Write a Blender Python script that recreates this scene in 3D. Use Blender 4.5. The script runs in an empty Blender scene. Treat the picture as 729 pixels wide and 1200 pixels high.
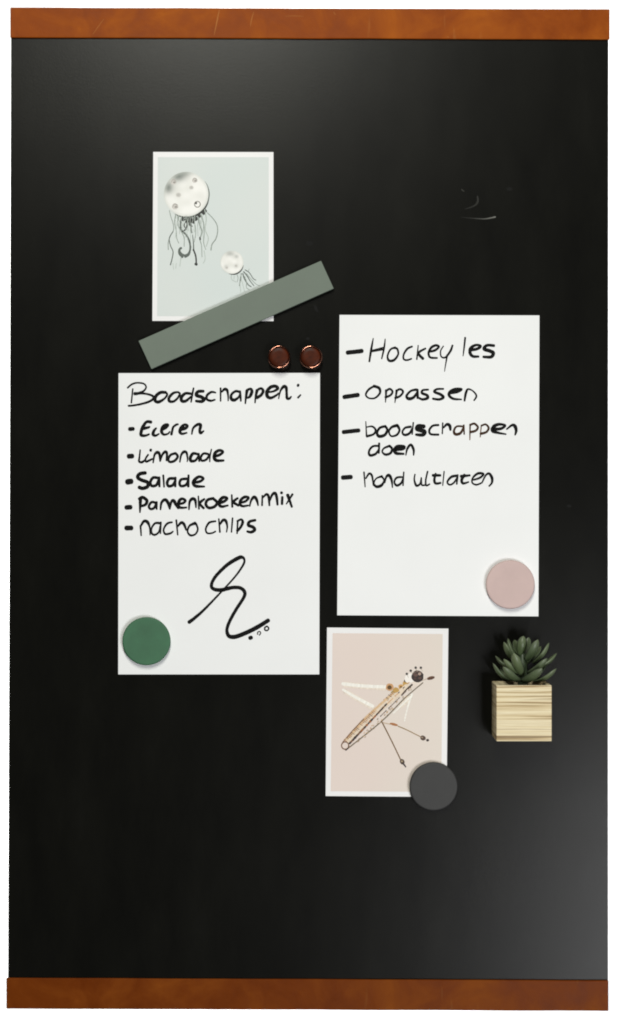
import bpy, bmesh, math, random
from mathutils import Vector, noise
random.seed(7)
sc = bpy.context.scene

# ------------------------------------------------------------------ camera, light, exposure
S = 0.745e-3            # metres per photograph pixel on the face of the board
D = 2.0                 # camera distance from that face
ZC = 1.5                # height of the picture centre
cam_d = bpy.data.cameras.new('camera')
cam = bpy.data.objects.new('camera', cam_d); sc.collection.objects.link(cam)
cam.location = (0, -D, ZC); cam.rotation_euler = (math.radians(90), 0, 0)
cam_d.sensor_fit = 'VERTICAL'; cam_d.angle = 2 * math.atan(600 * S / D)
cam_d.clip_start = 0.05; cam_d.clip_end = 100
sc.camera = cam

w = bpy.data.worlds.new('World'); sc.world = w; w.use_nodes = True
w.node_tree.nodes['Background'].inputs[0].default_value = (0.95, 0.97, 1, 1)
w.node_tree.nodes['Background'].inputs[1].default_value = 0.02

def area(name, loc, target, sx, sy, power, col):
    l = bpy.data.lights.new(name, 'AREA'); l.shape = 'RECTANGLE'; l.size = sx; l.size_y = sy
    l.energy = power; l.color = col
    o = bpy.data.objects.new(name, l); sc.collection.objects.link(o)
    o.location = loc
    o.rotation_euler = (Vector(target) - Vector(loc)).to_track_quat('-Z', 'Y').to_euler()
    return o
area('softbox_key', (-0.185, -2.15, ZC + 1.38), (0, 0, ZC), 0.26, 1.08, 45, (1.0, 0.995, 0.90))
area('softbox_side', (0.82, -2.05, ZC - 0.78), (0, 0, ZC), 0.74, 0.74, 28, (0.98, 0.985, 1.0))
# added lamp, hidden between board and backdrop: keeps the backdrop white without a board shadow
area('added_backdrop_lamp', (0, 0.03, ZC), (0, 1, ZC), 0.51, 0.86, 9, (1, 1, 1))

sc.view_settings.view_transform = 'Standard'; sc.view_settings.look = 'None'
sc.cycles.filter_width = 1.9
sc.view_settings.exposure = 0; sc.view_settings.gamma = 1

# ------------------------------------------------------------------ helpers
def P(px, py, t=0.0):
    k = S * (D - t) / D
    return Vector(((px - 364.5) * k, -t, ZC + (600 - py) * k))
def lin(r, g, b):
    f = lambda c: c / 12.92 if c <= .04045 else ((c + .055) / 1.055) ** 2.4
    return (f(r / 255), f(g / 255), f(b / 255), 1)
def tag(o, label, cat=None, group=None, kind=None):
    if label: o['label'] = label
    if cat: o['category'] = cat
    if group: o['group'] = group
    if kind: o['kind'] = kind
    return o
def empty(name, loc):
    o = bpy.data.objects.new(name, None); sc.collection.objects.link(o)
    o.location = loc; o.empty_display_size = 0.02
    return o
def worldloc(o):
    v = Vector((0, 0, 0))
    while o: v = v + o.location; o = o.parent
    return v
def obj(name, verts, faces, m, parent=None, origin=None, smooth=False, attr=None):
    me = bpy.data.meshes.new(name)
    base = worldloc(parent) if parent else Vector((0, 0, 0))
    if origin is None:
        n = max(1, len(verts))
        lo = [min(v[i] for v in verts) for i in range(3)]; hi = [max(v[i] for v in verts) for i in range(3)]
        origin = Vector(((lo[0] + hi[0]) / 2, hi[1], lo[2]))
    me.from_pydata([tuple(Vector(v) - origin) for v in verts], [], faces)
    if smooth: me.polygons.foreach_set('use_smooth', [True] * len(me.polygons))
    if attr:
        a = me.color_attributes.new('ink', 'FLOAT_COLOR', 'POINT')
        for i, c in enumerate(attr): a.data[i].color = c
    me.materials.append(m); me.update()
    o = bpy.data.objects.new(name, me); sc.collection.objects.link(o)
    o.location = origin - base
    if parent: o.parent = parent
    return o
def bm_obj(name, bm, m, parent=None, smooth=False):
    bm.verts.index_update()
    v = [x.co.copy() for x in bm.verts]; f = [[x.index for x in p.verts] for p in bm.faces]
    bm.free()
    return obj(name, v, f, m, parent, smooth=smooth)

class N:
    def __init__(s, name, rough=.5, base=(.5, .5, .5, 1), spec=.5):
        s.m = bpy.data.materials.new(name); s.m.use_nodes = True
        s.t = s.m.node_tree; s.b = s.t.nodes['Principled BSDF']
        s.b.inputs['Base Color'].default_value = base; s.b.inputs['Roughness'].default_value = rough
        s.b.inputs['Specular IOR Level'].default_value = spec
    def n(s, typ, **kw):
        nd = s.t.nodes.new(typ)
        for k, v in kw.items():
            if k.startswith('_'): setattr(nd, k[1:], v)
            else:
                key = int(k[1:]) if k[0] == 'i' and k[1:].isdigit() else k.replace('__', ' ')
                if isinstance(v, bpy.types.NodeSocket): s.t.links.new(v, nd.inputs[key])
                else: nd.inputs[key].default_value = v
        return nd
    def link(s, a, key): s.t.links.new(a, s.b.inputs[key])
    def coord(s, scale=(1, 1, 1), rot=(0, 0, 0)):
        c = s.n('ShaderNodeTexCoord')
        return s.n('ShaderNodeMapping', Vector=c.outputs['Object'], Scale=scale, Rotation=rot).outputs[0]
    def noise(s, vec, scale, detail=4, rough=.55, dist=0):
        return s.n('ShaderNodeTexNoise', Vector=vec, Scale=scale, Detail=detail, Roughness=rough, Distortion=dist).outputs[0]
    def ramp(s, fac, stops, interp='LINEAR'):
        r = s.n('ShaderNodeValToRGB', Fac=fac); e = r.color_ramp.elements; r.color_ramp.interpolation = interp
        while len(e) < len(stops): e.new(.5)
        for el, (p, c) in zip(e, stops):
            el.position = p; el.color = c if isinstance(c, tuple) else (c, c, c, 1)
        return r.outputs[0]
    def mix(s, fac, a, b, blend='MIX'):
        m = s.n('ShaderNodeMix', _data_type='RGBA', _blend_type=blend)
        for i, v in ((0, fac), (6, a), (7, b)):
            if isinstance(v, bpy.types.NodeSocket): s.t.links.new(v, m.inputs[i])
            else: m.inputs[i].default_value = v
        return m.outputs[2]
    def bump(s, h, strength, dist=.001, prev=None):
        b = s.n('ShaderNodeBump', Height=h, Strength=strength, Distance=dist)
        if prev: s.t.links.new(prev, b.inputs['Normal'])
        return b.outputs[0]

# ------------------------------------------------------------------ materials
def mat_board():
    k = N('satin_black_board', .42, lin(10, 10, 9), .122)
    c = k.coord()
    big = k.noise(c, 9, 3); mid = k.noise(c, 600, 3, .65); fine = k.noise(c, 900, 2)
    wear = k.noise(k.coord((1, 1, .35)), 28, 5, .65)
    r = k.n('ShaderNodeMath', _operation='MULTIPLY_ADD', i0=big, i1=.04, i2=.21).outputs[0]
    r = k.n('ShaderNodeMath', _operation='MULTIPLY_ADD', i0=wear, i1=.05, i2=r).outputs[0]
    k.link(r, 'Roughness')
    k.link(k.ramp(wear, [(.3, lin(12, 12, 10)), (.6, lin(16, 16, 13)), (.85, lin(20, 20, 17))]), 'Base Color')
    nrm = k.bump(mid, .065, .0005); nrm = k.bump(fine, .05, .0005, nrm)
    k.link(nrm, 'Normal')
    return k.m
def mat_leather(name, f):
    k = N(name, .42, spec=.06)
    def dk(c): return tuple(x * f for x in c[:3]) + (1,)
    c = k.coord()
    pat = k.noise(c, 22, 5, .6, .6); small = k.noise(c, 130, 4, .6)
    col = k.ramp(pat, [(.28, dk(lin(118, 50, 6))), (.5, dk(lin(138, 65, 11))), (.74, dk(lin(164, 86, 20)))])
    col = k.mix(k.ramp(small, [(.35, .0), (.75, .4)]), col, dk(lin(146, 70, 14)))
    # pale scuffs and dragged scratches
    s1 = k.noise(k.coord((1, 1, .12), (0, .35, 0)), 85, 2, .5, .2)
    s2 = k.noise(c, 14, 3)
    sc_ = k.n('ShaderNodeMath', _operation='MULTIPLY', i0=k.ramp(s1, [(.66, 0.0), (.74, 1.0)]), i1=k.ramp(s2, [(.45, 0.0), (.62, .55)])).outputs[0]
    col = k.mix(sc_, col, dk(lin(196, 138, 74)))
    k.link(col, 'Base Color')
    k.link(k.ramp(pat, [(.3, .36), (.7, .5)]), 'Roughness')
    v = k.n('ShaderNodeTexVoronoi', Vector=c, Scale=900.0).outputs[0]
    nrm = k.bump(v, .10, .0005); nrm = k.bump(small, .12, .001, nrm)
    k.link(nrm, 'Normal')
    return k.m
def mat_sheet(name, col, rough=.38):
    k = N(name, rough, lin(*col), .35)
    c = k.coord()
    f = k.noise(c, 500, 3); b = k.noise(c, 8, 3)
    a = lin(*col); d = tuple(x * .965 for x in a[:3]) + (1,)
    k.link(k.ramp(b, [(.35, a), (.7, d)]), 'Base Color')
    k.link(k.bump(f, .05, .0005), 'Normal')
    return k.m
def mat_ink(name, rough=.5, spec=.3):
    k = N(name, rough, spec=spec)
    a = k.n('ShaderNodeAttribute', _attribute_name='ink').outputs[0]
    k.link(a, 'Base Color')
    return k.m
def mat_plain(name, col, var=.12, rough=.6, spec=.4, scale=60, bump=.12, bscale=700):
    k = N(name, rough, spec=spec); c = k.coord()
    n1 = k.noise(c, scale, 5, .6)
    a = lin(*col); d = tuple(x * (1 - var) for x in a[:3]) + (1,); e = tuple(min(1, x * (1 + var)) for x in a[:3]) + (1,)
    k.link(k.ramp(n1, [(.3, d), (.7, e)]), 'Base Color')
    k.link(k.ramp(n1, [(.3, rough - .05), (.7, rough + .05)]), 'Roughness')
    k.link(k.bump(k.noise(c, bscale, 3), bump, .0006), 'Normal')
    return k.m
def mat_wood():
    k = N('striped_pale_wood', .55, spec=.35)
    warp = k.noise(k.coord((14, 14, 14)), 3, 3)
    g = k.noise(k.coord((6, 6, 340)), 1.0, 3, .5, .25)      # laminated bands
    f = k.noise(k.coord((30, 30, 1100)), 1.0, 3, .6, .3)     # fine fibre
    col = k.ramp(g, [(.36, lin(112, 88, 56)), (.42, lin(172, 146, 104)), (.47, lin(216, 199, 160)), (.58, lin(230, 218, 186)), (.66, lin(160, 134, 94))])
    col = k.mix(.22, col, k.ramp(f, [(.3, lin(160, 130, 84)), (.65, lin(246, 232, 190))]))
    k.link(col, 'Base Color')
    k.link(k.bump(g, .35, .0008, k.bump(f, .15, .0004)), 'Normal')
    return k.m
def mat_leaf():
    k = N('succulent_leaf', .42, spec=.45); c = k.coord()
    a = k.n('ShaderNodeAttribute', _attribute_name='ink').outputs[0]
    n1 = k.noise(c, 160, 4, .6)
    k.link(k.mix(k.ramp(n1, [(.35, 0.0), (.75, .5)]), a, lin(92, 106, 78)), 'Base Color')
    k.link(k.bump(n1, .15, .0008), 'Normal')
    return k.m
M = dict(
    board=mat_board(), leather=mat_leather('cognac_leather', 1.0), leather_dark=mat_leather('cognac_leather_dark', .56), ink=mat_ink('marker_ink', .5, .12), prnt=mat_ink('printed_ink', .45, .35),  # bottom strip uses the same leather with every tone scaled darker
    sheet=mat_sheet('white_sheet', (237, 238, 239)), card=mat_sheet('card_stock', (236, 235, 236)),
    green=mat_plain('green_magnet_face', (58, 102, 74), .16, .62, .4, 45),
    pink=mat_plain('pink_magnet_face', (198, 174, 170), .05, .65, .35, 45),
    grey=mat_plain('charcoal_magnet_face', (50, 50, 50), .22, .6, .4, 70),
    bar=mat_plain('sage_magnet_bar', (102, 113, 102), .07, .55, .4, 30),
    edge=mat_plain('magnet_edge', (58, 60, 56), .1, .6, .3),
    wood=mat_wood(), leaf=mat_leaf(), soil=mat_plain('dark_soil', (46, 34, 22), .4, .9, .2, 300, .6, 500),
    metal=mat_plain('standoff_metal', (150, 150, 150), .05, .4, .5),
    wall=mat_plain('white_backdrop', (244, 244, 244), .01, .8, .2, 5, .05, 200),
    smudge=mat_ink('wiped_smudge', .7, .2),
)
def mat_cap():
    k = N('brown_lacquer', .4, spec=.12); c = k.coord()
    n1 = k.noise(c, 90, 4, .6)
    k.link(k.ramp(n1, [(.3, lin(36, 12, 5)), (.7, lin(86, 34, 9))]), 'Base Color')
    k.b.inputs['Coat Weight'].default_value = .0; k.b.inputs['Coat Roughness'].default_value = .12
    return k.m
def mat_rim():
    k = N('copper_brown_metal', .22, lin(168, 116, 96)); k.b.inputs['Metallic'].default_value = 1.0
    k.link(k.ramp(k.noise(k.coord(), 120, 4), [(.3, .10), (.7, .18)]), 'Roughness')
    return k.m
M['cap'] = mat_cap(); M['rim'] = mat_rim()

# ------------------------------------------------------------------ setting: the white backdrop
YW = 0.26
wall = obj('wall', [(-2.5, YW, 0), (2.5, YW, 0), (2.5, YW, 3), (-2.5, YW, 3), (-2.5, YW + .1, 0), (2.5, YW + .1, 0), (2.5, YW + .1, 3), (-2.5, YW + .1, 3)],
           [(0, 1, 2, 3), (5, 4, 7, 6), (3, 2, 6, 7), (1, 0, 4, 5), (0, 3, 7, 4), (2, 1, 5, 6)], M['wall'])
tag(wall, 'plain white backdrop wall behind the black board', kind='structure')

# ------------------------------------------------------------------ board with leather strips
def slab(name, corners, t_front, t_back, m, parent=None, bev=.0008, seg=2, wob=0., cuts=0, seed=0):
    """four pixel corners (tl,tr,br,bl) seen at depth t_front, extruded straight back; long edges may waver a little"""
    bm = bmesh.new()
    q = [P(x, y, t_front) for x, y in corners]
    n = cuts + 2; rows = []
    for i in range(n):
        u = i / (n - 1)
        a = q[0].lerp(q[1], u); b = q[3].lerp(q[2], u)
        if wob:
            a = a + Vector((0, 0, wob * noise.noise(Vector((u * 9, seed, 0)))))
            b = b + Vector((0, 0, wob * noise.noise(Vector((u * 9, seed + 5, 0)))))
        rows.append([bm.verts.new(p) for p in (a, b, Vector((b.x, -t_back, b.z)), Vector((a.x, -t_back, a.z)))])
    for r, s in zip(rows, rows[1:]):
        for k in range(4):
            l = (k + 1) % 4
            bm.faces.new((r[k], r[l], s[l], s[k]))
    bm.faces.new(rows[0][::-1]); bm.faces.new(rows[-1])
    bmesh.ops.recalc_face_normals(bm, faces=bm.faces)
    if bev:
        ed = [e for e in bm.edges if e.calc_face_angle(0) > .6]
        bmesh.ops.bevel(bm, geom=ed, offset=bev, segments=seg, profile=.5, affect='EDGES')
    return bm_obj(name, bm, m, parent)

board = empty('magnetic_board', P(361, 1184, -.01))
tag(board, 'tall black magnetic board with brown leather strips across top and bottom', 'board')
slab('panel', [(13, 30), (713, 32), (712.6, 1165), (9.5, 1162)], 0, -.005, M['board'], board, .0003, 2)
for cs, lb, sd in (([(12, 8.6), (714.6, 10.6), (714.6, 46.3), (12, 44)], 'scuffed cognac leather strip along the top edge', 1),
                   ([(7.3, 1146), (713.2, 1149), (713.2, 1185), (7.3, 1182.3)], 'leather strip along the bottom edge, toned darker than the top one', 2)):
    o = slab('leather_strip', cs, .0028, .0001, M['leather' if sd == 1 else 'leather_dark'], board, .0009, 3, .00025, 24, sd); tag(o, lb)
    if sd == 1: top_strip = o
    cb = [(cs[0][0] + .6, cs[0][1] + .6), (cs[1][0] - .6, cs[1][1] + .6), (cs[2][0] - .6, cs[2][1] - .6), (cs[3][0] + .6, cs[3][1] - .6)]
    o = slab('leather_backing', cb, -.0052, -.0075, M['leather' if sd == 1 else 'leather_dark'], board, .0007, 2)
SCUFFS = [([(257, 12, .8), (254.5, 24, 1.6), (251, 41, .5)], .45), ([(297.5, 14, .5), (295, 22, 1.4), (293.5, 31, .6)], .4), ([(122, 22, .4), (116, 30, .9), (109, 40, .5)], .35), ([(334, 19, .4), (345, 18.6, .8), (356, 19.2, .4)], .35), ([(391, 14, .8), (393, 17, 1.0)], .3), ([(524.5, 43.2, .9), (525.5, 43.6, .9)], .5)]
for x, y in ((80, 90), (645, 90), (80, 1100), (645, 1100)):
    c = P(x, y, 0); bm = bmesh.new(); r = .008
    rings = [[bm.verts.new((c.x + r * math.cos(a * math.pi / 8), yy, c.z + r * math.sin(a * math.pi / 8))) for a in range(16)] for yy in (.0051, YW - .0005)]
    for a in range(16): bm.faces.new((rings[0][a], rings[0][(a + 1) % 16], rings[1][(a + 1) % 16], rings[1][a]))
    bm.faces.new(rings[0][::-1]); bm.faces.new(rings[1])
    bm_obj('standoff', bm, M['metal'], board, True)

# ------------------------------------------------------------------ drawing: strokes as thin ribbons of ink
def catmull(pts, step=.7):
    """pts: (x, y, w) in pixels -> dense smooth list"""
    if len(pts) == 1: pts = [pts[0], (pts[0][0] + .3, pts[0][1], pts[0][2])]
    p = [pts[0]] + list(pts) + [pts[-1]]; out = []
    for i in range(1, len(p) - 2):
        a, b, c, d = p[i - 1:i + 3]
        L = math.hypot(c[0] - b[0], c[1] - b[1]); n = max(2, int(L / step))
        for j in range(n):
            t = j / n
            out.append(tuple(.5 * (2 * b[k] + (c[k] - a[k]) * t + (2 * a[k] - 5 * b[k] + 4 * c[k] - d[k]) * t * t + (3 * b[k] - a[k] - 3 * c[k] + d[k]) * t ** 3) for k in range(3)))
    out.append(tuple(pts[-1])); return out
class Ink:
    def __init__(s, hfun, lift=.00012): s.v, s.f, s.c, s.h, s.lift, s.k = [], [], [], hfun, lift, 0
    def z(s): s.k += 1; return s.lift + (s.k % 40) * 4e-6
    def add(s, x, y, z, col): s.v.append(P(x, y, s.h(x, y) + z)); s.c.append(col); return len(s.v) - 1
    def stroke(s, pts, colf, jit=.08):
        d = catmull(pts); z = s.z(); prev = None; seed = random.random() * 90
        n = len(d)
        for i, (x, y, wd) in enumerate(d):
            a = d[max(0, i - 1)]; b = d[min(n - 1, i + 1)]
            tx, ty = b[0] - a[0], b[1] - a[1]; L = math.hypot(tx, ty) or 1
            nx, ny = -ty / L, tx / L
            hw = max(.15, wd / 2) * (1 + jit * noise.noise(Vector((i * .35, seed, 0))))
            hw2 = max(.15, wd / 2) * (1 + jit * noise.noise(Vector((i * .35, seed + 7, 0))))
            col = colf(wd, i / max(1, n - 1), seed + i * .12)
            cur = (s.add(x + nx * hw, y + ny * hw, z, col), s.add(x - nx * hw2, y - ny * hw2, z, col))
            if prev: s.f.append((prev[0], cur[0], cur[1], prev[1]))
            if i in (0, n - 1):                     # rounded end
                c = s.add(x, y, z, col); sg = -1 if i == 0 else 1; arc = [cur[0]]
                for q in range(1, 5):
                    an = math.pi * q / 5
                    arc.append(s.add(x + hw * (nx * math.cos(an) + sg * tx / L * math.sin(an) * .8), y + hw * (ny * math.cos(an) + sg * ty / L * math.sin(an) * .8), z, col))
                arc.append(cur[1])
                for q in range(5): s.f.append((c, arc[q], arc[q + 1]))
            prev = cur
    def disc(s, x, y, rx, ry, col, rot=0, n=20, irr=.05):
        z = s.z(); c = s.add(x, y, z, col); ring = []
        for q in range(n):
            a = 2 * math.pi * q / n; r = 1 + irr * random.uniform(-1, 1)
            u, v = rx * r * math.cos(a), ry * r * math.sin(a)
            ring.append(s.add(x + u * math.cos(rot) - v * math.sin(rot), y + u * math.sin(rot) + v * math.cos(rot), z, col))
        for q in range(n): s.f.append((c, ring[q], ring[(q + 1) % n]))
    def circle(s, x, y, r, wd, colf):
        s.stroke([(x + r * math.cos(a * math.pi / 5), y + r * math.sin(a * math.pi / 5), wd) for a in range(11)], colf)
    def rings(s, x, y, R, colf, nr=14, na=48):
        z = s.z(); c = s.add(x, y, z, colf(0, 0)); prev = None
        for i in range(1, nr + 1):
            r = i / nr; ring = [s.add(x + R * r * math.cos(a * 2 * math.pi / na), y + R * r * math.sin(a * 2 * math.pi / na), z, colf(r * math.cos(a * 2 * math.pi / na), r * math.sin(a * 2 * math.pi / na))) for a in range(na)]
            for a in range(na):
                b = (a + 1) % na
                s.f.append((c, ring[a], ring[b]) if prev is None else (prev[a], ring[a], ring[b], prev[b]))
            prev = ring
    def build(s, name, m, parent):
        return obj(name, s.v, [f[::-1] for f in s.f] if False else s.f, m, parent, attr=s.c)
def mixc(a, b, t): t = max(0, min(1, t)); return tuple(x + (y - x) * t for x, y in zip(a, b))
def black_ink(tint=None, fade=1.0):
    lo = lin(92, 92, 88) if not tint else lin(150, 106, 74); hi = lin(5, 5, 5) if not tint else lin(60, 38, 22)
    def f(wd, u, sd):
        t = (wd - .55) / 1.1 + .35 * noise.noise(Vector((sd * 2.2, 3.1, 0)))
        return mixc(lo, hi, t * fade)
    return f
def flat(col): return lambda wd, u, sd: mixc(tuple(x * .82 for x in col), tuple(min(1, x * 1.2) for x in col), .5 + .6 * noise.noise(Vector((sd * 3, 1, 0))))

# ------------------------------------------------------------------ sheets
def make_sheet(name, corners, thick, m, lifts, seed, parent, bev=.0):
    """corner lifts in metres (tl,tr,br,bl); returns object and its height function (pixels -> metres off the board)"""
    (ax, ay), (bx, by), (cx, cy), (dx, dy) = corners
    x0, x1 = (ax + dx) / 2, (bx + cx) / 2; y0, y1 = (ay + by) / 2, (cy + dy) / 2
    def h(x, y):
        u = min(1, max(0, (x - x0) / (x1 - x0))); v = min(1, max(0, (y - y0) / (y1 - y0)))
        g = lambda a, b: max(0, 1 - math.hypot(a, b) / .42) ** 2
        r = lifts[0] * g(u, v) + lifts[1] * g(1 - u, v) + lifts[2] * g(1 - u, 1 - v) + lifts[3] * g(u, 1 - v)
        r += .00008 * (1 + noise.noise(Vector((u * 2.3, v * 2.9, seed))))
        return .0001 + thick + r
    n, k = 16, 22; V = []; F = []
    for back in (0, 1):
        for j in range(k + 1):
            for i in range(n + 1):
                u, v = i / n, j / k
                x = (ax * (1 - u) + bx * u) * (1 - v) + (dx * (1 - u) + cx * u) * v
                y = (ay * (1 - u) + by * u) * (1 - v) + (dy * (1 - u) + cy * u) * v
                V.append(P(x, y, h(x, y) - (thick if back else 0)))
    W = (n + 1) * (k + 1)
    for j in range(k):
        for i in range(n):
            a = j * (n + 1) + i; b = a + 1; c = b + n + 1; d = a + n + 1
            F.append((a, d, c, b)); F.append((W + a, W + b, W + c, W + d))
    per = [i for i in range(n + 1)] + [j * (n + 1) + n for j in range(1, k + 1)] + [k * (n + 1) + i for i in range(n - 1, -1, -1)] + [j * (n + 1) for j in range(k - 1, 0, -1)]
    for a, b in zip(per, per[1:] + per[:1]): F.append((a, b, W + b, W + a))
    return obj(name, V, F, m, parent), h

def zone(ox, oy, sc_, strokes, ink, colf):
    for st in strokes:
        cf = colf
        if isinstance(st[0], str): cf = black_ink('brown'); st = st[1:]
        ink.stroke([(ox + x / sc_, oy + y / sc_, (wd * 1.27 + 1) / sc_) for x, y, wd in st], cf)
def Z(xy, ws):
    n = len(xy); return [(x, y, ws[min(i, len(ws) - 1)] if isinstance(ws, (list, tuple)) else ws) for i, (x, y) in enumerate(xy)]

# --- shopping list
K = 6.075
left = empty('note_sheet', P(257, 790, 0))
tag(left, 'white sheet with the grocery list headed Boodschappen and a large squiggle', 'note', 'handwritten white sheets on the board')
_, hl = make_sheet('sheet', [(139, 437.3), (375, 437), (374.2, 790.3), (138.6, 790.3)], .0004, M['sheet'], (.0010, .0004, .0012, 0), 1, left)
bi = black_ink()
L1a = [Z([(95, 95), (90, 145), (85, 195)], 8),
 Z([(58, 88), (90, 62), (130, 52), (175, 60), (190, 85), (170, 112), (130, 128), (108, 130)], [9, 10, 9, 9, 9, 11, 16, 18]),
 Z([(108, 128), (170, 128), (225, 140), (245, 158), (220, 182), (160, 202), (100, 213), (65, 216)], [16, 12, 12, 14, 13, 12, 11, 11]),
 Z([(330, 120), (290, 122), (258, 150), (255, 180), (280, 188), (320, 165), (340, 135), (325, 118)], [16, 18, 18, 18, 18, 12, 12, 14]),
 Z([(420, 118), (385, 125), (355, 155), (355, 182), (385, 185), (415, 160), (430, 130), (415, 118)], [10, 14, 16, 16, 14, 12, 12, 10]),
 Z([(510, 130), (470, 128), (442, 155), (445, 182), (475, 180), (510, 150)], [14, 16, 18, 18, 16, 10]),
 Z([(528, 90), (518, 140), (510, 190)], [9, 11, 8]),
 Z([(598, 112), (560, 115), (548, 140), (580, 152), (602, 168), (585, 185), (545, 182)], [16, 18, 20, 20, 20, 18, 14]),
 Z([(685, 122), (655, 118), (625, 140), (622, 168), (650, 180), (680, 172)], [9, 13, 14, 14, 13, 9])]
L1b = [Z([(52, 90), (52, 182)], [10, 8]), Z([(60, 118), (80, 98), (98, 105), (105, 140), (106, 180)], [8, 16, 16, 10, 7]),
 Z([(190, 118), (160, 112), (130, 135), (128, 165), (150, 175), (180, 155), (192, 130)], [14, 14, 14, 18, 18, 12, 12]), Z([(190, 112), (194, 150), (196, 182)], [12, 12, 9]),
 Z([(240, 108), (232, 160), (228, 200)], [18, 12, 8]), Z([(240, 105), (265, 95), (275, 115), (260, 150), (240, 160)], [14, 14, 18, 16, 10]),
 Z([(312, 105), (302, 150), (297, 195)], [18, 12, 7]), Z([(312, 105), (340, 92), (355, 110), (340, 140), (310, 158)], [14, 14, 16, 16, 18]),
 Z([(385, 120), (430, 112), (460, 92), (440, 76), (405, 85), (383, 115), (385, 148), (410, 160), (450, 140), (465, 125)], [10, 12, 16, 18, 18, 20, 20, 16, 12, 8]),
 Z([(465, 165), (478, 110), (500, 80), (518, 85), (522, 120), (525, 160), (540, 165), (555, 150)], [6, 10, 18, 18, 14, 16, 14, 8]),
 Z([(602, 74), (606, 66)], 14), Z([(603, 158), (622, 138)], [11, 8])]
L2 = [Z([(72, 382), (98, 380)], 22),
 Z([(225, 332), (195, 330), (170, 360), (155, 400), (155, 425), (185, 428), (212, 418)], [18, 16, 18, 18, 18, 14, 10]), Z([(170, 378), (205, 370), (215, 365)], [18, 14, 10]),
 Z([(262, 375), (245, 395), (240, 420), (258, 428), (282, 415)], [10, 16, 18, 14, 8]),
 Z([(305, 385), (330, 370), (345, 352), (325, 352), (308, 370), (300, 400), (315, 420), (345, 415), (358, 400)], [16, 18, 16, 16, 20, 18, 14, 10, 8]),
 Z([(370, 420), (380, 375), (385, 365), (405, 350), (418, 348)], [14, 12, 12, 12, 10]),
 Z([(438, 385), (470, 375), (485, 358), (465, 350), (442, 370), (430, 400), (445, 415), (480, 408)], [18, 18, 14, 14, 20, 18, 14, 9]),
 Z([(515, 418), (525, 375), (555, 350), (578, 352), (572, 390), (578, 410), (600, 395)], [8, 12, 16, 18, 16, 16, 9])]
L3 = [Z([(66, 120), (92, 118)], 27), Z([(148, 75), (142, 130), (140, 156), (160, 162), (182, 146)], [8, 10, 12, 14, 10]),
 Z([(205, 108), (186, 138), (190, 158), (215, 148), (235, 138)], [10, 10, 12, 12, 10]), Z([(224, 72), (222, 80)], 14),
 Z([(240, 165), (250, 110), (270, 92), (285, 105), (290, 155)], [8, 12, 18, 16, 9]), Z([(290, 155), (305, 110), (325, 88), (338, 100), (335, 150)], [8, 12, 16, 14, 10]),
 Z([(400, 98), (365, 110), (348, 140), (360, 160), (395, 150), (415, 120), (398, 98)], 14), Z([(430, 160), (440, 110), (460, 88), (478, 95), (485, 140), (482, 158)], [8, 12, 16, 14, 8, 6]),
 Z([(560, 105), (525, 100), (505, 130), (510, 152), (540, 150), (562, 120), (565, 105)], [14, 16, 18, 18, 14, 12]), Z([(565, 100), (568, 155)], 10),
 Z([(635, 105), (600, 100), (580, 125), (585, 150), (615, 145), (640, 115)], 13), Z([(655, 70), (645, 120), (643, 158)], [7, 8, 7])]
L3b = [Z([(70, 150), (105, 140), (130, 118), (105, 108), (75, 125), (68, 160), (85, 180), (135, 180)], [16, 16, 14, 16, 18, 20, 18, 12])]
L4 = [Z([(56, 302), (84, 298)], 31), Z([(185, 238), (145, 245), (130, 270), (160, 290), (200, 305), (200, 335), (165, 348), (140, 340)], 20),
 Z([(280, 275), (240, 272), (220, 305), (230, 330), (262, 325), (280, 290)], 16), Z([(283, 270), (285, 335)], [14, 12]), Z([(312, 255), (318, 338)], [11, 9]),
 Z([(395, 278), (355, 280), (340, 310), (350, 332), (380, 325), (398, 295)], 16), Z([(398, 272), (398, 335)], [14, 12]),
 Z([(480, 280), (440, 285), (428, 312), (440, 332), (475, 322), (490, 290)], 15), Z([(492, 255), (490, 335)], [12, 14]),
 Z([(530, 305), (570, 300), (598, 278), (570, 265), (540, 282), (525, 310), (545, 332), (605, 335)], [16, 16, 14, 16, 18, 18, 18, 10])]
L5 = [Z([(48, 150), (80, 148)], 26), Z([(150, 85), (148, 130), (146, 185)], [20, 16, 8]), Z([(140, 90), (165, 78), (195, 100), (185, 130), (150, 140)], [16, 18, 18, 16, 14]),
 Z([(262, 118), (230, 112), (210, 140), (220, 160), (245, 155), (262, 125)], 14), Z([(264, 112), (265, 162)], [14, 10]),
 Z([(292, 165), (300, 115), (325, 95), (345, 115), (358, 155)], [9, 14, 18, 18, 12]), Z([(358, 160), (370, 110), (385, 100), (400, 125), (420, 155)], [10, 14, 18, 18, 14]),
 Z([(425, 125), (455, 118), (470, 100), (445, 88), (425, 105), (420, 140), (440, 152), (478, 150)], [14, 14, 14, 16, 18, 18, 14, 10]),
 Z([(495, 165), (500, 110), (520, 88), (540, 100), (545, 150)], [8, 14, 18, 16, 8]), Z([(562, 70), (566, 160)], [8, 10]), Z([(605, 90), (572, 120), (600, 155)], [12, 16, 14]),
 Z([(670, 85), (630, 95), (615, 125), (635, 152), (675, 145), (695, 115), (668, 88)], 16)]
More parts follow.
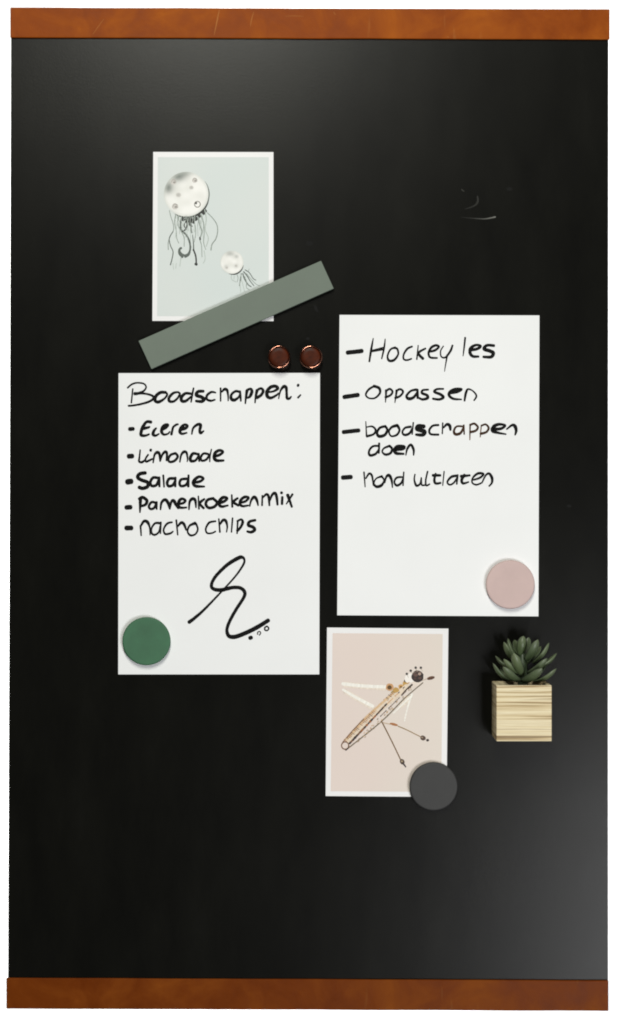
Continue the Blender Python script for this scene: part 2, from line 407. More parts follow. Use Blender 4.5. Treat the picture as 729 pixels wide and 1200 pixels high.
L5b = [Z([(110, 480), (140, 470), (160, 450), (135, 442), (110, 460), (102, 490), (120, 508), (165, 500)], [18, 16, 14, 18, 18, 18, 16, 10]),
 Z([(192, 425), (196, 510)], [9, 12]), Z([(235, 448), (205, 475), (240, 500)], [12, 16, 14]),
 Z([(255, 480), (290, 470), (312, 445), (285, 440), (258, 460), (250, 490), (270, 505), (310, 500)], [14, 14, 14, 16, 16, 16, 14, 10]),
 Z([(320, 505), (330, 465), (352, 440), (370, 460), (380, 500)], [8, 12, 18, 16, 8]), Z([(410, 430), (408, 500)], [9, 10]), Z([(412, 445), (440, 420), (455, 440), (460, 500)], [9, 14, 15, 10]),
 Z([(462, 470), (480, 425), (500, 412), (512, 440), (518, 495)], [8, 14, 16, 16, 12]), Z([(552, 440), (550, 490)], 14), Z([(545, 408), (548, 412)], 16),
 Z([(590, 425), (620, 510)], [18, 12]), Z([(625, 420), (600, 460), (580, 490)], [12, 10, 6])]
L6 = [Z([(48, 296), (86, 296)], 27), Z([(150, 280), (155, 350)], [11, 8]), Z([(150, 285), (175, 248), (200, 255), (215, 290), (218, 345)], [10, 16, 18, 10, 6]),
 Z([(290, 262), (255, 262), (230, 295), (228, 330), (250, 345), (280, 325), (292, 280)], [14, 12, 10, 12, 12, 10, 10]), Z([(295, 255), (292, 335)], [10, 8]),
 Z([(375, 255), (340, 265), (315, 305), (325, 338), (360, 335), (382, 320)], [10, 12, 10, 12, 12, 8]), Z([(405, 240), (415, 345)], [10, 8]), Z([(415, 285), (440, 258), (460, 270), (475, 310)], [10, 16, 16, 10]),
 Z([(540, 262), (500, 280), (485, 320), (505, 348), (540, 340), (558, 305), (545, 265)], [18, 12, 10, 12, 10, 10, 12]),
 Z([(685, 248), (640, 258), (615, 300), (625, 332), (660, 332), (685, 320)], [10, 12, 10, 10, 9, 8])]
L6b = [Z([(100, 595), (108, 690)], [8, 10]), Z([(108, 635), (130, 605), (150, 610), (160, 650), (155, 690)], [9, 16, 16, 10, 6]), Z([(198, 590), (190, 690)], [9, 8]),
 Z([(235, 610), (230, 700)], [10, 8]), Z([(232, 612), (260, 600), (270, 620), (255, 655), (232, 680)], [12, 12, 16, 14, 16]),
 Z([(360, 605), (320, 615), (310, 640), (345, 655), (355, 675), (330, 690), (302, 685)], [14, 16, 18, 18, 18, 16, 12])]
SIG = [Z([(70, 542), (110, 512), (180, 450), (300, 325), (400, 215), (455, 135), (465, 100), (450, 80), (420, 85), (340, 135), (260, 215), (230, 275), (245, 305), (300, 312), (380, 295), (435, 298), (465, 325), (460, 365), (400, 460), (355, 545), (340, 600), (355, 640), (400, 645), (480, 615), (560, 575), (635, 528)],
   [20, 18, 14, 10, 10, 12, 12, 18, 22, 20, 18, 18, 20, 22, 20, 20, 20, 18, 18, 18, 18, 22, 24, 24, 24, 22]),
 Z([(503, 655), (514, 650)], 22), Z([(558, 628), (560, 612), (574, 608), (580, 620), (570, 634)], 6),
 Z([(625, 570), (610, 580), (612, 598), (628, 600), (638, 585), (625, 570)], 8)]
for lb, parts in (('handwritten heading Boodschappen with colon', [(140, 440, L1a), (250, 440, L1b)]), ('handwritten list line Eieren', [(140, 440, L2)]),
                  ('handwritten list line Limonade', [(140, 515, L3), (240, 510, L3b)]), ('handwritten list line Salade', [(140, 515, L4)]),
                  ('handwritten list line Pannenkoekenmix', [(140, 570, L5), (240, 510, L5b)]), ('handwritten list line nacho chips', [(140, 570, L6), (240, 510, L6b)]),
                  ('looping squiggle ending in three small dots', [(210, 640, SIG)])):
    ink = Ink(hl)
    for ox, oy, st in parts: zone(ox, oy, K, st, ink, bi)
    tag(ink.build('handwriting', M['ink'], left), lb)

# --- to-do list
right = empty('note_sheet', P(513, 722, 0))
tag(right, 'white sheet with the dashed to-do list headed Hockey les', 'note', 'handwritten white sheets on the board')
_, hr = make_sheet('sheet', [(398, 369), (632.2, 369.6), (631, 722.3), (395.2, 721)], .0004, M['sheet'], (.0012, .0010, 0, .0012), 4, right)
R1a = [Z([(74, 202), (178, 190)], 24), Z([(258, 100), (245, 170), (230, 265)], [5, 12, 10]), Z([(343, 105), (335, 170), (318, 245)], [5, 10, 7]), Z([(245, 190), (335, 165)], [11, 9]), Z([(250, 194), (330, 180)], 8),
 Z([(415, 165), (380, 180), (360, 225), (370, 258), (405, 255), (435, 215), (428, 175), (405, 168)], [12, 10, 10, 14, 14, 10, 12]),
 Z([(535, 158), (500, 175), (475, 215), (475, 248), (500, 255), (530, 245)], [10, 12, 10, 10, 10, 9]), Z([(578, 150), (568, 250)], [6, 8]), Z([(630, 172), (580, 205), (612, 245)], [10, 14, 16])]
R1b = [Z([(50, 195), (90, 185), (118, 160), (95, 150), (65, 165), (45, 200), (55, 235), (105, 240)], [12, 14, 12, 14, 14, 12, 12, 10]),
 Z([(150, 155), (130, 190), (135, 230), (165, 235), (200, 190), (215, 150)], [6, 7, 8, 10, 12, 10]), Z([(178, 218), (165, 290), (158, 335)], [10, 6, 4]), Z([(305, 95), (298, 160), (290, 225)], [10, 9, 5]),
 Z([(335, 185), (390, 175), (415, 155), (380, 148), (345, 170), (340, 205), (360, 228), (400, 230)], [16, 16, 14, 14, 18, 18, 16, 12]),
 Z([(510, 152), (460, 150), (440, 175), (480, 190), (505, 205), (490, 232), (435, 232)], [16, 16, 20, 20, 20, 18, 14])]
R2a = [Z([(50, 518), (150, 503)], 24), Z([(265, 440), (225, 465), (205, 500), (225, 525), (270, 525), (305, 490), (300, 455), (262, 440)], [12, 12, 10, 9, 10, 12, 16, 16]),
 Z([(350, 470), (345, 555)], [14, 5]), Z([(350, 475), (375, 460), (395, 480), (380, 505), (345, 520)], [12, 12, 12, 12, 14]),
 Z([(425, 470), (412, 558)], [14, 5]), Z([(425, 472), (450, 462), (470, 480), (450, 510), (415, 525)], [12, 12, 12, 12, 14]),
 Z([(565, 465), (525, 475), (495, 510), (510, 530), (545, 520), (575, 480)], [14, 12, 14, 18, 16, 12]), Z([(572, 465), (575, 525)], 14),
 Z([(650, 465), (610, 470), (605, 490), (640, 505), (645, 525), (610, 535), (585, 525)], [10, 12, 14, 16, 16, 14, 12])]
R2b = [Z([(150, 460), (105, 462), (85, 480), (130, 500), (150, 520), (120, 535), (75, 530)], [10, 12, 14, 16, 16, 14, 12]),
 Z([(200, 490), (250, 480), (280, 462), (235, 462), (200, 480), (190, 505), (220, 530), (278, 535)], [14, 16, 12, 16, 18, 16, 14, 8]),
 Z([(300, 545), (310, 490), (325, 462), (360, 475), (385, 510), (368, 542)], [10, 14, 10, 8, 10, 8])]
R3a = [Z([(45, 160), (155, 148)], 23), Z([(205, 85), (210, 190)], [5, 9]), Z([(210, 125), (250, 120), (275, 145), (260, 175), (212, 190)], [6, 10, 12, 12, 14]),
 Z([(345, 118), (305, 130), (285, 165), (300, 190), (340, 180), (358, 145), (343, 118)], [14, 14, 14, 18, 16, 14, 14]), Z([(430, 112), (390, 125), (370, 155), (385, 188), (425, 180), (445, 145), (428, 112)], [18, 14, 10, 10, 12, 12, 18]),
 Z([(525, 122), (485, 130), (465, 160), (480, 180), (515, 170), (535, 135)], [14, 12, 10, 14, 14, 10]), Z([(543, 92), (535, 175)], 8),
 Z([(620, 120), (580, 118), (568, 138), (600, 148), (625, 158), (610, 180), (562, 178)], [22, 24, 22, 24, 22, 20, 14])]
R3b = [Z([(115, 110), (75, 115), (50, 145), (60, 175), (115, 178)], 12), Z([(145, 95), (142, 172)], [8, 7]), Z([(150, 130), (175, 105), (195, 115), (200, 145)], [8, 16, 18, 12]),
 ['t'] + Z([(290, 120), (245, 120), (225, 150), (235, 175), (270, 168), (292, 130)], [10, 10, 12, 16, 14, 10]), ['t'] + Z([(295, 110), (298, 175)], [9, 8]),
 ['t'] + Z([(340, 105), (338, 215)], [9, 5]), ['t'] + Z([(340, 110), (370, 100), (395, 125), (380, 150), (340, 160)], [10, 12, 12, 12, 14]),
 ['t'] + Z([(420, 110), (412, 195)], [6, 5]), ['t'] + Z([(420, 115), (450, 105), (472, 130), (455, 160), (415, 172)], [10, 10, 12, 12, 14]),
 Z([(505, 140), (560, 135), (590, 112), (545, 105), (510, 120), (500, 150), (540, 165), (595, 175)], [18, 16, 12, 16, 20, 20, 14, 8]), Z([(600, 140), (640, 110), (660, 120), (668, 150), (660, 180)], [8, 14, 20, 16, 8])]
R3c = [Z([(300, 258), (255, 262), (228, 295), (235, 325), (275, 315), (300, 280)], [12, 12, 12, 15, 14, 10]), Z([(300, 240), (298, 310)], [12, 10]),
 Z([(375, 258), (335, 275), (322, 300), (345, 320), (380, 310), (392, 280), (373, 258)], [14, 10, 9, 14, 14, 14, 14]),
 Z([(415, 285), (470, 275), (475, 262), (430, 262), (412, 285), (420, 310), (475, 315)], [20, 22, 16, 18, 20, 18, 12]), Z([(490, 325), (500, 280), (525, 250), (545, 285), (545, 325)], [6, 12, 14, 14, 7])]
R4a = [Z([(40, 484), (100, 480)], 25), Z([(192, 445), (200, 550)], [9, 6]), Z([(205, 490), (230, 455), (250, 475), (258, 540)], [8, 12, 12, 6]),
 Z([(320, 475), (280, 490), (262, 525), (280, 548), (315, 540), (335, 505), (318, 475)], [14, 8, 10, 16, 16, 10, 12]), Z([(340, 520), (350, 480), (370, 468), (388, 500), (395, 555)], [8, 12, 18, 14, 6]),
 Z([(465, 480), (425, 485), (408, 515), (425, 540), (455, 525), (470, 490)], [10, 12, 10, 14, 12, 9]), Z([(475, 445), (470, 540)], [8, 8]),
 Z([(555, 460), (550, 500), (565, 540), (590, 530), (600, 490)], [7, 9, 14, 10, 8]), Z([(600, 485), (603, 535), (630, 537)], [8, 10, 9]), Z([(645, 440), (632, 500), (635, 540), (660, 530)], [9, 9, 10, 8])]
R4b = [Z([(75, 468), (128, 468)], [16, 14]), Z([(95, 455), (85, 500), (95, 525), (130, 522)], [10, 14, 14, 12]), Z([(155, 440), (145, 540)], [7, 6]),
 Z([(245, 470), (205, 480), (178, 515), (195, 535), (225, 520), (250, 480)], [14, 14, 10, 10, 10, 9]), Z([(252, 465), (245, 530)], [10, 9]),
 Z([(275, 475), (338, 468)], [17, 12]), Z([(300, 465), (280, 500), (290, 525), (330, 515)], [16, 16, 14, 8]),
 Z([(365, 500), (410, 485), (435, 458), (395, 455), (360, 485), (355, 520), (385, 535), (425, 520)], [10, 12, 12, 14, 10, 9, 10, 8]), Z([(425, 520), (450, 470), (475, 455), (495, 485), (495, 520), (475, 545)], [8, 10, 14, 16, 12, 8])]
for lb, parts in (('handwritten list line Hockey les', [(395, 380, R1a), (495, 380, R1b)]), ('handwritten list line Oppassen', [(395, 380, R2a), (495, 380, R2b)]),
                  ('handwritten list line boodschappen', [(395, 480, R3a), (495, 480, R3b)]), ('handwritten second row of that line, doen', [(395, 480, R3c)]),
                  ('handwritten list line hond uitlaten', [(395, 480, R4a), (495, 480, R4b)])):
    ink = Ink(hr)
    for ox, oy, st in parts: zone(ox, oy, K, st, ink, bi)
    tag(ink.build('handwriting', M['ink'], right), lb)

# --- postcards
def picture(corners, h, colf, parent, label, n=14, k=20):
    (ax, ay), (bx, by), (cx, cy), (dx, dy) = corners; V = []; C = []; F = []
    for j in range(k + 1):
        for i in range(n + 1):
            u, v = i / n, j / k
            x = (ax * (1 - u) + bx * u) * (1 - v) + (dx * (1 - u) + cx * u) * v
            y = (ay * (1 - u) + by * u) * (1 - v) + (dy * (1 - u) + cy * u) * v
            V.append(P(x, y, h(x, y) + .00008)); C.append(colf(u, v))
    for j in range(k):
        for i in range(n):
            a = j * (n + 1) + i; F.append((a, a + n + 1, a + n + 2, a + 1))
    return tag(obj('printed_picture', V, F, M['prnt'], parent, attr=C), label)

jc = empty('postcard', P(250, 376, 0))
tag(jc, 'postcard with two moon-like jellyfish printed on pale mint', 'postcard', 'illustrated postcards on the board')
_, hj = make_sheet('card', [(179.6, 178), (320.5, 178.2), (320.6, 376.3), (178.6, 376)], .0004, M['card'], (.0012, .0008, 0, 0), 9, jc)
pic = picture([(185, 184.2), (315, 184.2), (315, 370.5), (184.2, 370.5)], hj,
              lambda u, v: mixc(lin(206, 215, 214), lin(212, 217, 215), .5 + .8 * noise.noise(Vector((u * 2, v * 2, 3)))), jc, 'pale mint picture ground')
KJ = 8.1
def moon(cx, cy, R, patches):
    def f(x, y):
        base = lin(242, 241, 238); c = base
        c = mixc(c, lin(224, 224, 219), .4 + .9 * noise.noise(Vector((x * 2.2, y * 2.2, cx))))
        for (qx, qy, sx, sy, st) in patches:
            d = ((x - qx) / sx) ** 2 + ((y - qy) / sy) ** 2
            c = mixc(c, lin(112, 120, 114), st * math.exp(-d * 1.6))
        e = math.hypot(x, y)
        if e > .86: c = mixc(c, lin(190, 196, 190), (e - .86) / .14 * .5)
        return c
    return (cx, cy, R, f)
def craters(ink, cx, cy, R, lst):
    for (x, y, r, kind) in lst:
        x, y, r = cx + x * R, cy + y * R, r * R
        if kind == 0:
            ink.disc(x, y, r, r * .95, lin(206, 202, 197)); ink.stroke([(x - r * .8, y + r * .3, r * .2), (x - r * .3, y - r * .7, r * .5), (x + r * .6, y - r * .5, r * .5), (x + r * .8, y + r * .3, r * .3)], flat(lin(176, 172, 167))); ink.disc(x + .25 * r, y + .15 * r, r * .45, r * .35, lin(150, 146, 141))
        elif kind == 1: ink.disc(x, y, r * 1.1, r, lin(208, 206, 201)); ink.disc(x, y, r * .7, r * .6, lin(186, 184, 180))
        else:
            ink.circle(x, y, r, r * .35, flat(lin(150, 148, 142))); ink.disc(x - .5 * r, y - .4 * r, r * .4, r * .4, lin(60, 60, 56))
def jelly(cx, cy, R, patches, cr, tent, label, under):
    t = Ink(hj, .00022)
    for a, b, wd, c in under:      # printed dark rim below the bell
        t.stroke([(cx + 1.02 * R * math.cos(math.radians(a + (b - a) * q / 8)), cy + 1.02 * R * math.sin(math.radians(a + (b - a) * q / 8)), wd * math.sin(math.pi * (q + .3) / 8.6)) for q in range(9)], flat(c))
    for (pts, c) in tent: t.stroke(pts, flat(c), .25)
    x, y, r, f = moon(cx, cy, R, patches)
    t.k += 2; t.lift = .0003; t.rings(x, y, r, f); t.lift = .00036
    craters(t, cx, cy, R, cr)
    tag(t.build('printed_jellyfish', M['prnt'], jc), label)
def tz(ox, oy, k, pts, w0, w1):
    n = len(pts); return [(ox + x / k, oy + y / k, (w0 + (w1 - w0) * i / (n - 1)) / k) for i, (x, y) in enumerate(pts)]
G0, G1, G2, G3 = lin(36, 40, 37), lin(86, 95, 90), lin(140, 150, 143), lin(172, 182, 175)
T = []
for pts, w0, w1, c in (
    ([(150, 460), (165, 520), (185, 580), (190, 640), (160, 700), (140, 760), (140, 830)], 7, 8, G2), ([(185, 660), (150, 720), (160, 790), (185, 850), (175, 920), (160, 975)], 8, 10, G1),
    ([(210, 500), (200, 570), (215, 650), (220, 720), (240, 770)], 9, 6, G2), ([(230, 510), (235, 600), (265, 660), (290, 720), (290, 800)], 10, 6, G2),
    ([(265, 530), (255, 600), (270, 650), (310, 690), (340, 750), (348, 820), (330, 870), (290, 885), (255, 860), (245, 830), (262, 815)], 14, 22, G1),
    ([(275, 900), (245, 870), (240, 830)], 24, 14, G1), ([(300, 895), (330, 880), (345, 850)], 26, 16, G1),
    ([(300, 540), (320, 590), (300, 640), (270, 660)], 14, 12, G0), ([(310, 560), (290, 600), (310, 640)], 10, 8, G0), ([(350, 540), (345, 590), (365, 610)], 34, 14, G0), ([(385, 545), (380, 580)], 26, 14, G0),
    ([(355, 620), (362, 670)], 14, 12, G1), ([(370, 690), (378, 760), (380, 830)], 6, 12, G1), ([(378, 830), (400, 890), (405, 960)], 16, 14, G0), ([(398, 966), (408, 970)], 26, 28, G0),
    ([(395, 600), (400, 680), (385, 760)], 7, 6, G2), ([(420, 520), (440, 600), (460, 660), (440, 730), (455, 790), (460, 900)], 12, 6, G2), ([(440, 715), (442, 735)], 14, 16, G0),
    ([(450, 500), (475, 580), (480, 680), (475, 760), (495, 830)], 10, 6, G2), ([(485, 450), (500, 540), (490, 640), (520, 720), (500, 800)], 9, 6, G3),
    ([(510, 480), (560, 530), (600, 590), (608, 660), (590, 730), (555, 780), (545, 835)], 8, 10, G2), ([(260, 900), (250, 990)], 6, 5, G3), ([(215, 960), (210, 1010)], 5, 4, G3), ([(185, 960), (190, 1020)], 5, 4, G3), ([(480, 840), (490, 920), (470, 960)], 6, 4, G3)):
    T.append((tz(180, 190, KJ, pts, w0, w1), c))
rj = random.Random(3)
for i in range(16):
    x = 215 + 17 * i + rj.uniform(-6, 6); y = 480 + 30 * math.sin(i / 15 * math.pi); pts = []
    for q in range(5): pts.append((x + rj.uniform(-9, 9), y + q * rj.uniform(30, 60)))
    T.append((tz(180, 190, KJ, pts, 5, 3), rj.choice((G2, G3, G3))))
for x, y, a in ((275, 535, 26), (320, 545, 28), (360, 550, 34), (395, 530, 28), (430, 505, 20), (470, 475, 22), (488, 455, 18)):
    a *= 1.35; T.append(([(180 + x / KJ, 190 + y / KJ, a / KJ), (180 + (x + 8) / KJ, 190 + (y + 12) / KJ, a / KJ)], G0))
jelly(218.3, 227.6, 26.2, [(-.35, -.8, .42, .3, .95), (-.8, -.3, .28, .36, .95), (-.1, -.95, .4, .2, .7)],
      [(-.57, -.55, .13, 0), (.38, -.62, .12, 0), (.23, -.3, .09, 1), (-.35, .03, .11, 1), (-.5, .55, .14, 0), (.5, .45, .13, 2)], T, 'large printed jellyfish', [(0, 120, 3.4, lin(30, 34, 30)), (-35, 40, 1.4, G1)])
T = []
for pts, w0, w1, c in (([(345, 370), (335, 430), (325, 500)], 10, 8, G1), ([(340, 380), (345, 430), (330, 480), (340, 570)], 8, 6, G3), ([(360, 370), (380, 430), (420, 490), (450, 510)], 12, 9, G1),
    ([(370, 350), (410, 400), (440, 450), (480, 500)], 12, 8, G1), ([(385, 330), (430, 360), (470, 420), (500, 440)], 9, 8, G1), ([(380, 400), (400, 460), (400, 520), (430, 540)], 8, 6, G2), ([(400, 370), (450, 430), (500, 480), (540, 500)], 7, 5, G2),
    ([(300, 380), (310, 420), (300, 460)], 7, 5, G2), ([(240, 385), (240, 430), (290, 460)], 7, 5, G3), ([(270, 390), (265, 430)], 6, 4, G3), ([(350, 450), (370, 520), (380, 560)], 6, 5, G3), ([(420, 340), (430, 320)], 6, 4, G2)):
    T.append((tz(245, 280, 9.11, pts, w0, w1), c))
jelly(271.9, 307.4, 13.6, [(-.15, -.75, .5, .3, .55), (.4, -.5, .22, .2, .5), (-.5, .4, .25, .25, .4), (.35, .3, .25, .3, .3)], [(-.45, .45, .12, 1), (.35, .3, .12, 1)], T, 'small printed jellyfish', [(15, 105, 2.4, lin(34, 38, 34))])

ic = empty('postcard', P(453, 934, 0))
tag(ic, 'postcard with a slender winged insect printed on pale pinkish beige', 'postcard', 'illustrated postcards on the board')
_, hi = make_sheet('card', [(383.3, 735.4), (525.5, 736.6), (523.4, 934), (381.7, 932.8)], .0004, M['card'], (.0010, .0010, 0, .0012), 12, ic)
picture([(389.8, 742), (518.8, 743), (517.2, 928), (387.6, 927.2)], hi,
        lambda u, v: mixc(lin(223, 208, 200), lin(221, 211, 201), u * .9 + .5 * noise.noise(Vector((u * 2, v * 3, 8)))), ic, 'pale pinkish beige picture ground')
I = Ink(hi, .00022)
def st(pts, w0, w1, col, jit=.15): I.stroke(tz(395, 770, K, pts, w0, w1), flat(col), jit)
def dc(x, y, rx, ry, col, rot=0, irr=.06): I.disc(395 + x / K, 770 + y / K, rx / K, ry / K, col, rot, 18, irr)
CR, BR, OR, DK, GO = lin(240, 234, 226), lin(112, 78, 52), lin(200, 152, 104), lin(44, 30, 26), lin(190, 150, 80)
st([(60, 196), (340, 222)], 40, 34, lin(226, 213, 199)); st([(60, 246), (250, 356)], 36, 40, lin(226, 213, 199)); st([(455, 350), (520, 285)], 30, 40, lin(225, 213, 198))
for pts, w0, w1 in (([(40, 190), (180, 205), (345, 212)], 24, 22), ([(42, 232), (140, 290), (255, 350)], 16, 24), ([(535, 262), (505, 350), (480, 455)], 14, 8), ([(400, 400), (520, 285)], 8, 12)): st(pts, w0, w1, CR)
st([(80, 590), (190, 470), (330, 350), (500, 210)], 46, 40, lin(222, 205, 184)); st([(72, 580), (185, 452), (300, 345), (400, 258)], 18, 14, lin(212, 180, 142))
st([(60, 660), (110, 625), (320, 455), (480, 295), (612, 182)], 9, 7, lin(112, 100, 80))
st([(42, 605), (110, 525), (190, 440)], 7, 6, BR)
I.circle(395 + 58 / K, 770 + 630 / K, 26 / K, 8 / K, flat(BR))
st([(78, 650), (62, 664)], 9, 7, DK)
ri = random.Random(5)
for i in range(44):                       # bristly upper edge
    u = i / 43; x = 58 + (425 - 58) * u; y = 592 + (222 - 592) * u; l = ri.uniform(12, 26)
    st([(x - l * .3, y - l * .2), (x + l * .55, y + l * .4)], 6, 5, ri.choice((OR, lin(150, 104, 62), lin(176, 124, 76), BR, lin(206, 176, 136))))
for i in range(26):                       # segmented back: short dark bars
    u = i / 25; x = 98 + (398 - 98) * u; y = 606 + (286 - 606) * u
    a = ri.uniform(6, 10); st([(x - a, y + a * 1.05), (x + a * .6, y - a * .6)], ri.uniform(13, 19) - 5 * u, ri.uniform(10, 16) - 5 * u, ri.choice((BR, DK, DK, lin(150, 92, 46))))
for i in range(40):                       # fine hatching along the belly
    u = ri.random(); v = ri.uniform(.15, .85); x = 130 + (520 - 130) * u + 30 * v; y = 600 + (215 - 600) * u + 26 * v - 6
    st([(x, y), (x + 7, y - 7)], 5, 4, ri.choice((lin(186, 160, 128), lin(164, 140, 112), lin(206, 170, 126))))
for i in range(22):
    u = i / 21; x = 290 + (535 - 290) * u; y = 440 + (200 - 440) * u
    for off in ((0, 0), (-24, -18)):
        if ri.random() < .8: st([(x + off[0] - 4, y + off[1] + 5), (x + off[0] + 3, y + off[1] - 3)], 7, 5, ri.choice((DK, lin(120, 104, 88), BR)) if off[0] == 0 or ri.random() < .4 else OR)
st([(460, 270), (500, 225), (535, 195)], 8, 10, lin(64, 50, 42))
dc(375, 214, 28, 26, OR); dc(374, 216, 16, 15, lin(92, 64, 22)); dc(420, 235, 22, 18, GO); dc(455, 212, 18, 18, lin(206, 158, 92)); dc(455, 214, 9, 9, lin(120, 84, 34)); dc(485, 192, 18, 22, GO); dc(486, 170, 10, 10, lin(70, 54, 34)); dc(400, 250, 14, 12, lin(170, 160, 110))
dc(520, 150, 40, 34, lin(240, 234, 228), -.5); dc(560, 190, 40, 22, lin(226, 212, 200), -.5)
dc(573, 138, 44, 44, DK); dc(560, 128, 16, 12, lin(92, 66, 58)); dc(588, 120, 11, 10, lin(170, 146, 132)); dc(590, 150, 12, 9, lin(84, 58, 50)); dc(556, 152, 10, 8, lin(70, 46, 40)); st([(540, 120), (565, 105), (600, 108)], 5, 5, lin(120, 96, 84))
dc(668, 149, 29, 12, lin(98, 62, 38), -.25); st([(650, 158), (690, 145)], 5, 4, DK); st([(610, 165), (640, 155)], 5, 4, lin(190, 170, 150))
for x, y in ((497, 120), (525, 97), (560, 76), (597, 76)): dc(x, y, 9, 9, lin(50, 46, 42)); st([(x + 3, y + 8), (x + 12, y + 26)], 4, 3, lin(180, 168, 154))
st([(318, 458), (390, 600), (455, 735)], 9, 8, lin(112, 86, 52)); dc(464, 745, 17, 20, lin(78, 62, 46), -.4); dc(462, 742, 7, 6, lin(170, 150, 120)); st([(470, 755), (489, 782)], 12, 9, DK)
st([(330, 468), (380, 478)], 6, 6, lin(190, 168, 140)); dc(405, 479, 30, 9, lin(168, 112, 66), .25); st([(435, 492), (500, 520), (600, 570)], 7, 6, lin(146, 118, 76)); dc(612, 576, 20, 17, lin(80, 60, 48), .4); dc(606, 572, 7, 6, lin(150, 130, 110)); dc(645, 592, 10, 9, DK)
tag(I.build('printed_insect', M['prnt'], ic), 'printed insect with ringed body and dark round eye')

# ------------------------------------------------------------------ magnets
def lathe(name, px, py, prof, m, parent=None, n=64, rx=1., seed=0):
    """prof: list of (radius in m, depth off the board) from back to front; axis is the board normal"""
    tf = prof[-1][1]; c = P(px, py, tf); V = []; F = []
    for r, t in prof:
        for a in range(n):
            an = 2 * math.pi * a / n
            V.append((c.x + r * rx * math.cos(an), -t, c.z + r * math.sin(an)))
    k = len(prof)
    for i in range(k - 1):
        for a in range(n):
            b = (a + 1) % n; F.append((i * n + a, (i + 1) * n + a, (i + 1) * n + b, i * n + b))
    F.append([a for a in range(n)]); F.append([(k - 1) * n + a for a in range(n)][::-1])
    bm = bmesh.new(); vs = [bm.verts.new(v) for v in V]
    for f in F: bm.faces.new([vs[i] for i in f])
    bmesh.ops.recalc_face_normals(bm, faces=bm.faces)
    o = bm_obj(name, bm, m, parent)
    for p in o.data.polygons: p.use_smooth = len(p.vertices) == 4
    return o
def disc_magnet(px, py, rpx, m, label, t0=.0007):
    th = .0062; R = rpx * S * (D - th) / D
    prof = [(R - .0012, t0), (R - .0004, t0 + .0004), (R - .0001, t0 + .0014), (R, th - .0012), (R - .00025, th - .0005), (R - .0008, th - .0001), (R - .0016, th)]
    o = lathe('disc_magnet', px, py, prof, m); tag(o, label, 'magnet', 'round disc magnets on the board')
disc_magnet(171.5, 751.5, 28.3, M['green'], 'dark green disc magnet holding the grocery list sheet')
disc_magnet(598.2, 685, 28.6, M['pink'], 'dusty pink disc magnet holding the to-do list sheet')
disc_magnet(508.2, 921.8, 28.4, M['grey'], 'charcoal grey disc magnet on the corner of the insect postcard')
bar = slab('bar_magnet', [(162.2, 399.5), (376.3, 305.4), (391.2, 338), (177.4, 432.4)], .0052, .0008, M['bar'], None, .0004, 2)
tag(bar, 'long sage green bar magnet lying diagonally across the jellyfish postcard', 'magnet')
for px, lb in ((327, 'brown copper-rimmed knob magnet close to the sage bar above the grocery list'), (364.2, 'brown copper-rimmed knob magnet close to the to-do sheet above the grocery list')):
    R = 13.3 * S; T_ = .011
    root = empty('knob_magnet', P(px, 418.2, 0)); tag(root, lb, 'magnet', 'pair of brown knob magnets')
    lathe('rim', px, 418.2, [(R - .0014, .0002), (R - .0012, .0012), (R - .0006, .0030), (R - .0003, T_ - .0022), (R, T_ - .0012), (R - .0001, T_ - .0004), (R - .0006, T_), (R - .0011, T_ - .0001), (R - .0014, T_ - .0006), (R - .0016, T_ - .0010)], M['rim'], root)
    lathe('cap', px, 418.2, [(R - .0017, T_ - .0014), (R - .0017, T_ - .0009), (R - .0024, T_ - .0006), (R - .005, T_ - .0004)], M['cap'], root)

# ------------------------------------------------------------------ succulent in its wooden cube
TF = .050
pot_root = empty('potted_succulent', P(612, 866, 0))
tag(pot_root, 'small green succulent in a striped pale wooden cube pot', 'potted plant')
q = [P(x, y, TF) for x, y in ((582.2, 803), (646.6, 803.2), (646.6, 869), (581.4, 868.6))]
x0, x1, z0, z1 = (q[0].x + q[3].x) / 2, (q[1].x + q[2].x) / 2, (q[2].z + q[3].z) / 2, (q[0].z + q[1].z) / 2
yb, yf = -.0004, -TF; wl = .005
bm = bmesh.new()
bmesh.ops.create_cube(bm, size=1)
for v in bm.verts: v.co = Vector(((x0 + x1) / 2 + v.co.x * (x1 - x0), (yb + yf) / 2 + v.co.y * (yb - yf), (z0 + z1) / 2 + v.co.z * (z1 - z0)))
top = max(bm.faces, key=lambda f: f.calc_center_median().z)
r = bmesh.ops.inset_region(bm, faces=[top], thickness=wl)
ex = bmesh.ops.extrude_face_region(bm, geom=[top])
for v in [g for g in ex['geom'] if isinstance(g, bmesh.types.BMVert)]: v.co.z -= .012
bmesh.ops.delete(bm, geom=[top], context='FACES_ONLY')
bmesh.ops.recalc_face_normals(bm, faces=bm.faces)
bmesh.ops.bevel(bm, geom=[e for e in bm.edges if e.calc_face_angle(0) > .6], offset=.0006, segments=2, profile=.5, affect='EDGES')
bm_obj('pot', bm, M['wood'], pot_root)
# soil
V = []; F = []; n = 14
for j in range(n + 1):
    for i in range(n + 1):
        x = x0 + wl + .0004 + (x1 - x0 - 2 * wl - .0008) * i / n; y = yf + wl + .0004 + (yb - yf - 2 * wl - .0008) * j / n
        V.append((x, y, z1 - .004 + .0022 * noise.noise(Vector((x * 180, y * 180, 0)))))
for j in range(n):
    for i in range(n): a = j * (n + 1) + i; F.append((a, a + 1, a + n + 2, a + n + 1))
obj('soil', V, F, M['soil'], pot_root)

